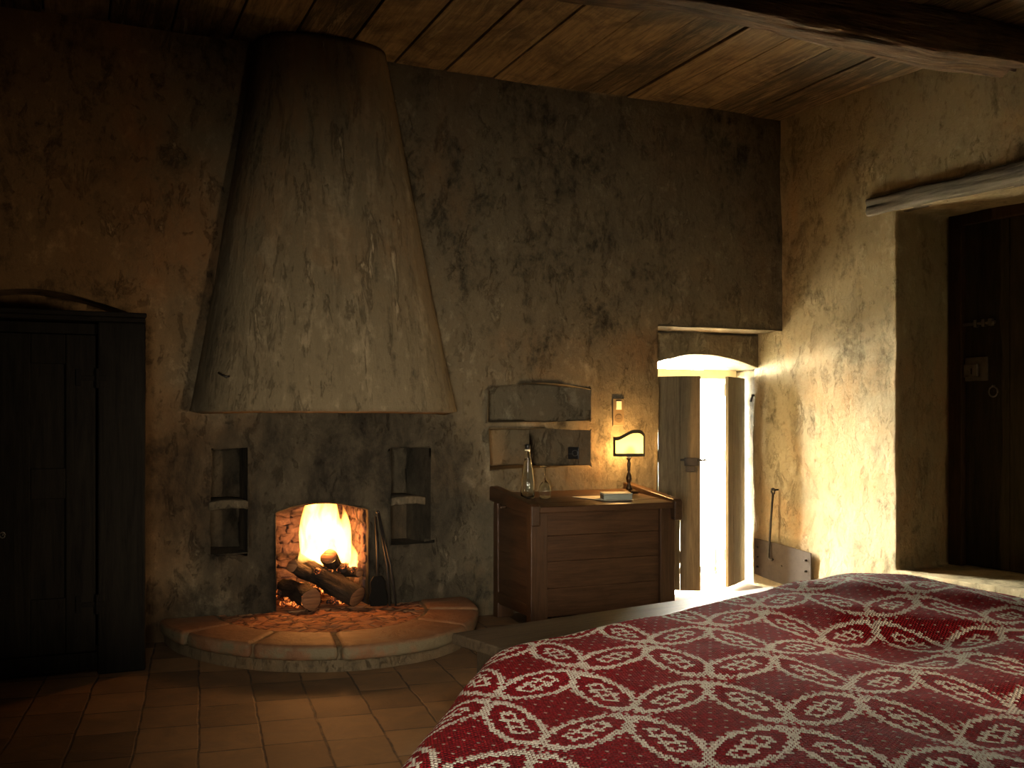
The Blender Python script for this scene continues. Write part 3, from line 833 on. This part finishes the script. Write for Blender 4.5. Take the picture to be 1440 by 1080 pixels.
m_b = M('frosted_bulb'); m_b.col((0.9, 0.85, 0.7)); m_b.b.inputs['Emission Color'].default_value = (1, 0.7, 0.3, 1); m_b.b.inputs['Emission Strength'].default_value = 60
bm = B(); lathe(bm, [(0.009, 0.262), (0.013, 0.272), (0.018, 0.288), (0.016, 0.302), (0.006, 0.312), (0.001, 0.314)], 20, (0, 0, 0)); obj('bulb', bm, m_b.m, lamp, smooth=True)
point('table_lamp_light', (3.515+0.022, 6.085+0.055, lid_z(6.085)+0.31), 23, (1.0, 0.52, 0.16), 0.015)

# bottle, glass, paper, box
t = thing('water_bottle', 'tall clear glass water bottle with a dark cap on the left of the chest', 'bottle', (2.705, 5.97, lid_z(5.97)-0.0005))
bm = B()
outer = [(0.002, 0.0), (0.040, 0.001), (0.045, 0.010), (0.046, 0.06), (0.043, 0.12), (0.035, 0.18), (0.025, 0.235), (0.018, 0.275), (0.0155, 0.31), (0.0155, 0.325)]
inner = [(0.0125, 0.325), (0.0125, 0.31), (0.015, 0.275), (0.022, 0.235), (0.032, 0.18), (0.040, 0.12), (0.043, 0.06), (0.042, 0.014), (0.002, 0.008)]
lathe(bm, outer+inner, 40); obj('bottle_body', bm, GLASS, t, smooth=True)
bm = B(); lathe(bm, [(0.002, 0.0085), (0.0415, 0.0145), (0.0426, 0.06), (0.0396, 0.12), (0.0316, 0.18), (0.0218, 0.234), (0.0180, 0.256), (0.002, 0.256)], 40); obj('water', bm, WATER, t, smooth=True)
bm = B(); lathe(bm, [(0.016, 0.318), (0.0175, 0.320), (0.0175, 0.345), (0.014, 0.349), (0.001, 0.350)], 24); obj('cap', bm, BLACKP, t, smooth=True)
bm = B(); lathe(bm, [(0.0165, 0.305), (0.0185, 0.307), (0.0185, 0.314), (0.0165, 0.316)], 24); obj('neck_band', bm, CREAMP, t, smooth=True)
bm = B(); tube(bm, [(0.020+0.006*math.cos(k*PI/6), -0.012, 0.268+0.016*math.sin(k*PI/6)) for k in range(12)], 0.0012, 6, True); obj('wire_clip', bm, IRONL, t, smooth=True)

t = thing('wine_glass', 'clear stemmed wine glass standing upside down beside the bottle', 'glass', (2.818, 5.95, lid_z(5.95)-0.0005))
bm = B()
lathe(bm, [(0.001, 0.1095), (0.012, 0.105), (0.0282, 0.0900), (0.0382, 0.067), (0.0397, 0.045), (0.0363, 0.02), (0.0305, 0.0005), (0.0315, 0.0), (0.0325, 0.0005), (0.038, 0.02), (0.0415, 0.045), (0.040, 0.068), (0.030, 0.092), (0.014, 0.109), (0.0052, 0.120), (0.0043, 0.15), (0.0052, 0.195), (0.012, 0.202), (0.034, 0.2045), (0.035, 0.2065), (0.034, 0.2085), (0.001, 0.2095)], 40)
obj('bowl_and_stem', bm, GLASS, t, smooth=True)

bm = B(); prism(bm, [(-0.175, 0.125), (0.02, 0.125), (0.165, -0.085), (-0.035, -0.085)], 'Z', 0.0, 0.002)
o = obj('paper_sheet', bm, PAPER); o.location = (3.19, 5.83, lid_z(5.83)+0.0035); o.rotation_euler = (math.atan(0.043/0.595), 0, 0); tag(o, 'cream sheet of paper lying slantwise on the chest under the small box', 'paper')
t = thing('card_box', 'small flat grey-green card box lying on the paper sheet', 'box', (3.255, 5.80, lid_z(5.80)+0.0065), math.radians(-12)); t.rotation_euler = (math.atan(0.043/0.595), 0, math.radians(-12))
bm = B(); box(bm, -0.095, 0.095, -0.045, 0.045, 0.0, 0.032); obj('box_body', bm, BOXM, t, bevel=0.003)
bm = B(); box(bm, -0.097, 0.098, -0.047, 0.048, 0.033, 0.040); obj('box_lid', bm, simple('pale_card_lid', (0.46, 0.46, 0.36), 0.6), t, bevel=0.002)
bm = B(); box(bm, -0.0975, -0.0955, -0.035, 0.035, 0.005, 0.028); obj('end_label', bm, BOXD, t)

# switch plate on the wall and socket in the niche
t = thing('wall_switch', 'upright bronze plate with cream switch above a round socket, behind the lamp', 'switch', (3.548, YB-0.016, 1.352))
bm = B(); box(bm, -0.044, 0.044, 0.0, 0.014, -0.096, 0.096); obj('plate', bm, BRASSP, t, bevel=0.003)
bm = B(); box(bm, -0.021, 0.021, -0.006, 0.002, 0.018, 0.078); obj('rocker', bm, CREAMP, t, bevel=0.002)
bm = B(); prism(bm, [(0.031*math.cos(k*PI/12), -0.045+0.031*math.sin(k*PI/12)) for k in range(24)], 'Y', -0.003, 0.002); o = obj('socket_face', bm, simple('bronze_socket', (0.085, 0.060, 0.032), 0.5), t, bevel=0.001)
bm = B()
for dx in (-0.010, 0, 0.010): prism(bm, [(dx+0.003*math.cos(k*PI/5), -0.045+0.003*math.sin(k*PI/5)) for k in range(10)], 'Y', -0.0045, -0.002)
obj('socket_hole', bm, BLACKP, o)
t = thing('niche_socket', 'square black electric socket on the side of the lower wall niche', 'socket', (3.243, 6.385, 1.066), math.radians(-49.5))
bm = B(); box(bm, -0.042, 0.042, 0.0, 0.03, -0.043, 0.043); obj('plate', bm, BLACKP, t, bevel=0.006, seg=3)
bm = B(); tube(bm, [(0.012+0.02*math.cos(k*PI/8), -0.001, 0.02*math.sin(k*PI/8)) for k in range(16)], 0.0025, 6, True); box(bm, -0.036, 0.0, -0.002, 0.0, -0.008, -0.004); obj('socket_ring', bm, simple('grey_plastic', (0.07, 0.07, 0.065), 0.4), t)

# ------------------------------------------------------------------ window with ajar shutters
win = bpy.data.objects.new('window_1', None); C.objects.link(win); win.location = (4.45, 6.78, 0); structure(win)
def leaf(px, py, ex, ey, side, ztop):
    d = Vector((ex-px, ey-py, 0)); L = d.length; ang = math.atan2(d.y, d.x)
    r = bpy.data.objects.new('shutter', None); C.objects.link(r); r.parent = win
    r.location = (px-win.location.x, py-win.location.y, 0); r.rotation_euler = (0, 0, ang)
    bm = B(); x = 0; ws = [L*0.36, L*0.33, L*0.31]
    for w in ws: box(bm, x+0.001, x+w-0.001, -0.013, 0.013, 0.02, ztop, jitter=0.002); x += w
    obj('boards', bm, SHUTW, r, bevel=0.003)
    bm = B()
    s = -1 if side > 0 else 1
    for z in (0.22, 0.98, 1.48): box(bm, 0.03, L-0.03, *sorted((s*0.013, s*0.036)), z, z+0.09)
    obj('ledge', bm, SHUTW, r, bevel=0.005)
    return r, L
sl, L1 = leaf(3.945, 6.74, 4.345, 6.455, -1, 1.625)
bm = B(); box(bm, L1-0.12, L1-0.02, -0.036, -0.014, 0.955, 1.015); box(bm, L1-0.15, L1+0.045, -0.030, -0.020, 0.990, 1.006); box(bm, L1-0.11, L1-0.04, -0.042, -0.034, 0.91, 0.95)
obj('latch', bm, IRON, sl, bevel=0.003)
sr, L2 = leaf(4.945, 6.745, 4.615, 6.505, 1, 1.628)
bm = B()
for z in (0.98, 1.44): tube(bm, [(0.0, 0.0, z-0.03), (0.0, 0.0, z+0.03)], 0.011)
obj('hinge', bm, IRON, sr, smooth=True)
bm = B(); box(bm, -0.54, 0.56, 0.10, 0.16, 1.625, 1.70); box(bm, -0.55, -0.51, 0.10, 0.16, 0, 1.63)
o = obj('window_frame', bm, simple('pale_frame_wood', (0.42, 0.36, 0.22), 0.7), win, bevel=0.005)
bm = B(); tube(bm, [rw(-0.33, 0.015, 1.49), rw(-0.31, -0.02, 1.49), rw(-0.31, -0.03, 1.47), rw(-0.32, -0.03, 1.44)], 0.009)
bmesh.ops.translate(bm, verts=bm.verts, vec=(-4.45, -6.78, 0)); obj('shutter_hook', bm, IRON, win, smooth=True)
# low iron gate outside, seen through the gap
t = thing('outdoor_railing', 'low dark railing panels standing outside in the gap between the shutters', 'railing', (5.10, 7.5, -0.12))
bm = B()
for k in range(-3, 4): box(bm, k*0.125-0.052, k*0.125+0.052, -0.012, 0.012, 0.050, 0.145)
obj('panel', bm, IRON, t, bevel=0.004)
bm = B(); box(bm, -0.45, 0.45, -0.01, 0.01, 0.030, 0.045)
for k in (-0.44, 0.44): box(bm, k-0.01, k+0.01, -0.01, 0.01, 0.0, 0.160)
box(bm, -0.45, 0.45, -0.008, 0.008, 0.150, 0.160)
obj('frame', bm, IRONL, t)

# ------------------------------------------------------------------ iron plate and rod on the right wall
t = thing('iron_wall_plate', 'rusty rectangular sheet-iron plate with rivets fixed low on the right wall beside the window', 'plate', rw(0.0, -0.02, 0.0), math.atan2(RD.y, RD.x))
bm = B(); n = 20; rows = []
for i in range(n+1):
    f = i/n; x = -0.27+0.60*f; bow = 0.018*math.sin(PI*f)
    zt = 0.375-0.048*f+0.010*math.sin(PI*f); zb = 0.100-0.052*f-0.006*math.sin(PI*f)
    y = -(0.012+bow)
    rows.append([bm.verts.new((x, y-0.006, zb)), bm.verts.new((x, y, zb)), bm.verts.new((x, y, zt)), bm.verts.new((x, y-0.006, zt))])
for a, b in zip(rows, rows[1:]):
    for k in range(4): bm.faces.new((a[k], a[(k+1) % 4], b[(k+1) % 4], b[k]))
bm.faces.new(rows[0][::-1]); bm.faces.new(rows[-1]); obj('sheet', bm, PLATE, t)
for (x, zs) in ((-0.225, (0.31, 0.235, 0.16)), (0.05, (0.20,)), (0.29, (0.27, 0.19, 0.105))):
    for z in zs:
        bm = B(); tube(bm, [(x, -0.020, z), (x, -0.042, z)], [0.009, 0.006], 10); obj('rivet', bm, IRON, t, smooth=True)
t = thing('hanging_rod', 'thin black iron hook rod hanging from the right wall over the iron plate', 'rod', rw(0.0, -0.03, 0.0), math.atan2(RD.y, RD.x))
bm = B(); tube(bm, [(-0.055, -0.015, 0.74), (-0.060, -0.030, 0.55), (-0.070, -0.045, 0.26), (-0.058, -0.050, 0.245), (-0.03, -0.050, 0.235), (-0.02, -0.048, 0.245)], 0.0085); obj('rod', bm, IRON, t, smooth=True)
bm = B(); tube(bm, [(-0.055+0.018*math.cos(k*PI/6), -0.014, 0.755+0.020*math.sin(k*PI/6)) for k in range(12)], 0.007, 8, True); tube(bm, [(-0.055, 0.045, 0.765), (-0.055, -0.025, 0.765)], 0.006); obj('ring', bm, IRON, t, smooth=True)

# ------------------------------------------------------------------ door in the right wall
ang = math.atan2(RD.y, RD.x)
mtx = Matrix.Translation(Vector(rw(0, 0, 0))) @ Matrix.Rotation(ang, 4, 'Z')
# local axes: x runs along the wall towards the room, -y goes... into the wall is +y rotated; check sign below
o = rough_beam('door_lintel', 0.84, 3.0, -0.035, 0.12, 2.69, 2.815, LINTELW, amp=0.012, seed=9, nx=50, m=mtx)
tag(o, 'weathered grey-brown timber lintel set in the right wall over the doorway', 'lintel')
dr = bpy.data.objects.new('door_1', None); C.objects.link(dr); dr.location = rw(1.06, 0.50, 0.30); dr.rotation_euler = (0, 0, ang); structure(dr)
# here local +x is towards the room along the wall, local +y points out of the wall face (into the wall is -y) or reverse, fixed by SGN
SGN = 1.0 if (Matrix.Rotation(ang, 3, 'Z') @ Vector((0, 1, 0))).dot(RN) > 0 else -1.0
def yy(a, b): return sorted((SGN*a, SGN*b))
bm = B(); x = 0.125
for w in (0.33, 0.30, 0.34, 0.31, 0.22): box(bm, x+0.0015, x+w-0.0015, *yy(0.045, 0.085), 0.01, 2.42, jitter=0.001); x += w
lf = obj('door_leaf', bm, DOORW, dr, bevel=0.004)
bm = B(); box(bm, 0.02, 0.12, *yy(0.0, 0.10), 0.0, 2.42); box(bm, 0.02, 1.65, *yy(0.0, 0.10), 2.32, 2.42)
obj('door_frame', bm, FRAMEW, dr, bevel=0.006)
bm = B()
z = 1.645
tube(bm, [(-0.01, SGN*0.030, z), (0.36, SGN*0.030, z)], 0.011)
for xx in (0.10, 0.22, 0.28, 0.33): box(bm, xx-0.012, xx+0.012, *yy(0.012, 0.046), z-0.024, z+0.024)
obj('bolt', bm, IRONL, lf, smooth=False, bevel=0.002)
bm = B(); box(bm, 0.125, 0.30, *yy(0.033, 0.046), 1.26, 1.42); box(bm, 0.13, 0.235, *yy(0.012, 0.036), 1.285, 1.375); obj('lock', bm, IRONL, lf, bevel=0.005)
bm = B(); box(bm, 0.188, 0.197, *yy(0.0095, 0.013), 1.305, 1.345); obj('keyhole', bm, BLACKP, lf)
bm = B(); tube(bm, [(0.345+0.032*math.cos(k*PI/12), SGN*0.030, 1.185+0.034*math.sin(k*PI/12)) for k in range(24)], 0.005, 8, True); tube(bm, [(0.345, SGN*0.05, 1.222), (0.345, SGN*0.022, 1.222)], 0.007); obj('door_ring', bm, IRONL, lf, smooth=True)

# ------------------------------------------------------------------ bench, bed and blanket
def cf(r, d): return Vector((RX*r+FX*d, RY*r+FY*d))
b0 = cf(-0.24, 4.08); b1 = cf(1.32, 5.22); bd = (b1-b0); BL = bd.length; bang = math.atan2(bd.y, bd.x)
t = thing('wooden_bench', 'long low dark wooden bench standing along the far side of the bed', 'bench', (b0.x, b0.y, 0), bang)
bm = B(); box(bm, 0, BL, -0.38, 0.0, 0.405, 0.45); 
obj('seat', bm, BENCHW, t, bevel=0.007, seg=3)
bm = B(); box(bm, 0.14, BL-0.14, -0.345, -0.325, 0.31, 0.403); box(bm, 0.14, BL-0.14, -0.055, -0.035, 0.31, 0.403); obj('apron', bm, BENCHW, t, bevel=0.003)
for x in (0.10, BL-0.14):
    bm = B(); prism(bm, [(-0.36, 0), (-0.28, 0), (-0.19, 0.10), (-0.10, 0), (-0.02, 0), (-0.03, 0.403), (-0.35, 0.403)], 'X', x, x+0.04); obj('leg', bm, BENCHW, t, bevel=0.004)
bm = B(); box(bm, BL-0.40, BL-0.34, -0.12, -0.10, 0.4495, 0.4515); obj('knot_mark', bm, BLACKP, t)

A_, B_ = Vector((-0.01, 3.33)), Vector((1.47, 4.34))           # far edge of the mattress, in (right, ahead) metres
poly = [Vector((-0.31, 1.15)), Vector((2.2, 0.9)), Vector((2.75, 2.75)), B_, A_]
def sdf(p):
    """signed distance to the rounded polygon and outward direction"""
    R = 0.16; best = 1e9; q = None; inside = True
    P = ipoly
    for a, b in zip(P, P[1:]+P[:1]):
        e = b-a; t_ = max(0, min(1, (p-a).dot(e)/e.dot(e))); c = a+e*t_
        dd = (p-c).length
        if dd < best: best = dd; q = c
        if e.x*(p.y-a.y)-e.y*(p.x-a.x) < 0: inside = False
    s = -best if inside else best
    n = (p-q)/max(best, 1e-9)
    if inside: n = -n
    return s-R, n
cen = sum(poly, Vector((0, 0)))/5
ipoly = [p+(cen-p).normalized()*0.22 for p in poly]
def top_z(p):
    r, d = p.x, p.y
    z = 0.572 + 0.03*min(1, max(0, r/0.8))
    z += 0.070*math.exp(-(((r-1.5)/0.50)**2+((d-4.0)/0.5)**2))
    z += 0.030*math.exp(-(((r-2.0)/0.5)**2+((d-3.0)/0.6)**2))
    z -= 0.045*math.exp(-(((r-1.15)/0.30)**2+((d-3.25)/0.28)**2))
    z += 0.020*math.exp(-(((r-0.75)/0.35)**2+((d-3.2)/0.4)**2))
    z += 0.012*noise.noise(Vector((r*2.2, d*2.2, 1.0)))+0.006*noise.noise(Vector((r*6, d*6, 4.0)))
    # a few soft diagonal creases at the right
    z += 0.010*math.exp(-((r-1.5)/0.6)**2)*math.sin((r*0.55+d)*15)*0.6
    return z
tv = math.radians(12)
Bv, Av = Vector((0.897, -0.442)), Vector((0.190, 0.982))          # the cloth lies a little skewed
org = Vector((0.425, 3.186))
bm = B(); uvl = None
s0, s1, t0, t1 = -1.5, 2.8, -2.8, 2.7; st = 0.0125
ns, nt = int((s1-s0)/st), int((t1-t0)/st); grid = {}; uvs = {}
for i in range(ns+1):
    for j in range(nt+1):
        s, t_ = s0+i*st, t0+j*st; p = org+Bv*s+Av*t_
        e, n_ = sdf(p)
        if e > 0.50: continue
        R = 0.13
        zt = top_z(p-n_*max(0, e)); q = p; z = zt
        if e > 0:
            if e < R*PI/2: f, g_ = R*math.sin(e/R), R*(1-math.cos(e/R))
            else: k = e-R*PI/2; f, g_ = R+0.10*k + 0.020*math.sin((p.x*1.0+p.y*1.3)*13)*min(1, k/0.2), R+0.985*k
            q = p-n_*e+n_*f; z = zt-g_
        w = cf(q.x, q.y); v = bm.verts.new((w.x, w.y, z)); grid[i, j] = v; uvs[v] = (s, t_)
uvl = bm.loops.layers.uv.new('UVMap')
for i in range(ns):
    for j in range(nt):
        k = [(i, j), (i+1, j), (i+1, j+1), (i, j+1)]
        if all(x in grid for x in k):
            f = bm.faces.new([grid[x] for x in k])
            for l in f.loops: l[uvl].uv = uvs[l.vert]
lo = [v for v in bm.verts if not v.link_faces]
for v in lo: bm.verts.remove(v)
me = bpy.data.meshes.new('blanket'); bm.to_mesh(me); bm.free()
o = link('blanket', me, BLANKET, None, True)
sd = o.modifiers.new('thick', 'SOLIDIFY'); sd.thickness = 0.012; sd.offset = -1
tag(o, 'red and cream woven blanket with leaf lattice pattern spread over the bed', 'blanket')
# the bed carrying it
t = thing('bed', 'wide low bed under the red and cream blanket', 'bed', (*cf(1.0, 2.6), 0))
def shrink(k): return [cf(*(p+(cen-p).normalized()*k)) - cf(1.0, 2.6) for p in poly]
bm = B(); prism(bm, [(p.x, p.y) for p in shrink(0.20)], 'Z', 0.30, 0.50); obj('mattress', bm, FABRICW, t, bevel=0.05, seg=4)
bm = B(); prism(bm, [(p.x, p.y) for p in shrink(0.24)], 'Z', 0.20, 0.298); obj('bed_frame', bm, BENCHW, t, bevel=0.01)
for p in shrink(0.34):
    bm = B(); box(bm, p.x-0.035, p.x+0.035, p.y-0.035, p.y+0.035, 0, 0.2); obj('leg', bm, BENCHW, t, bevel=0.004)
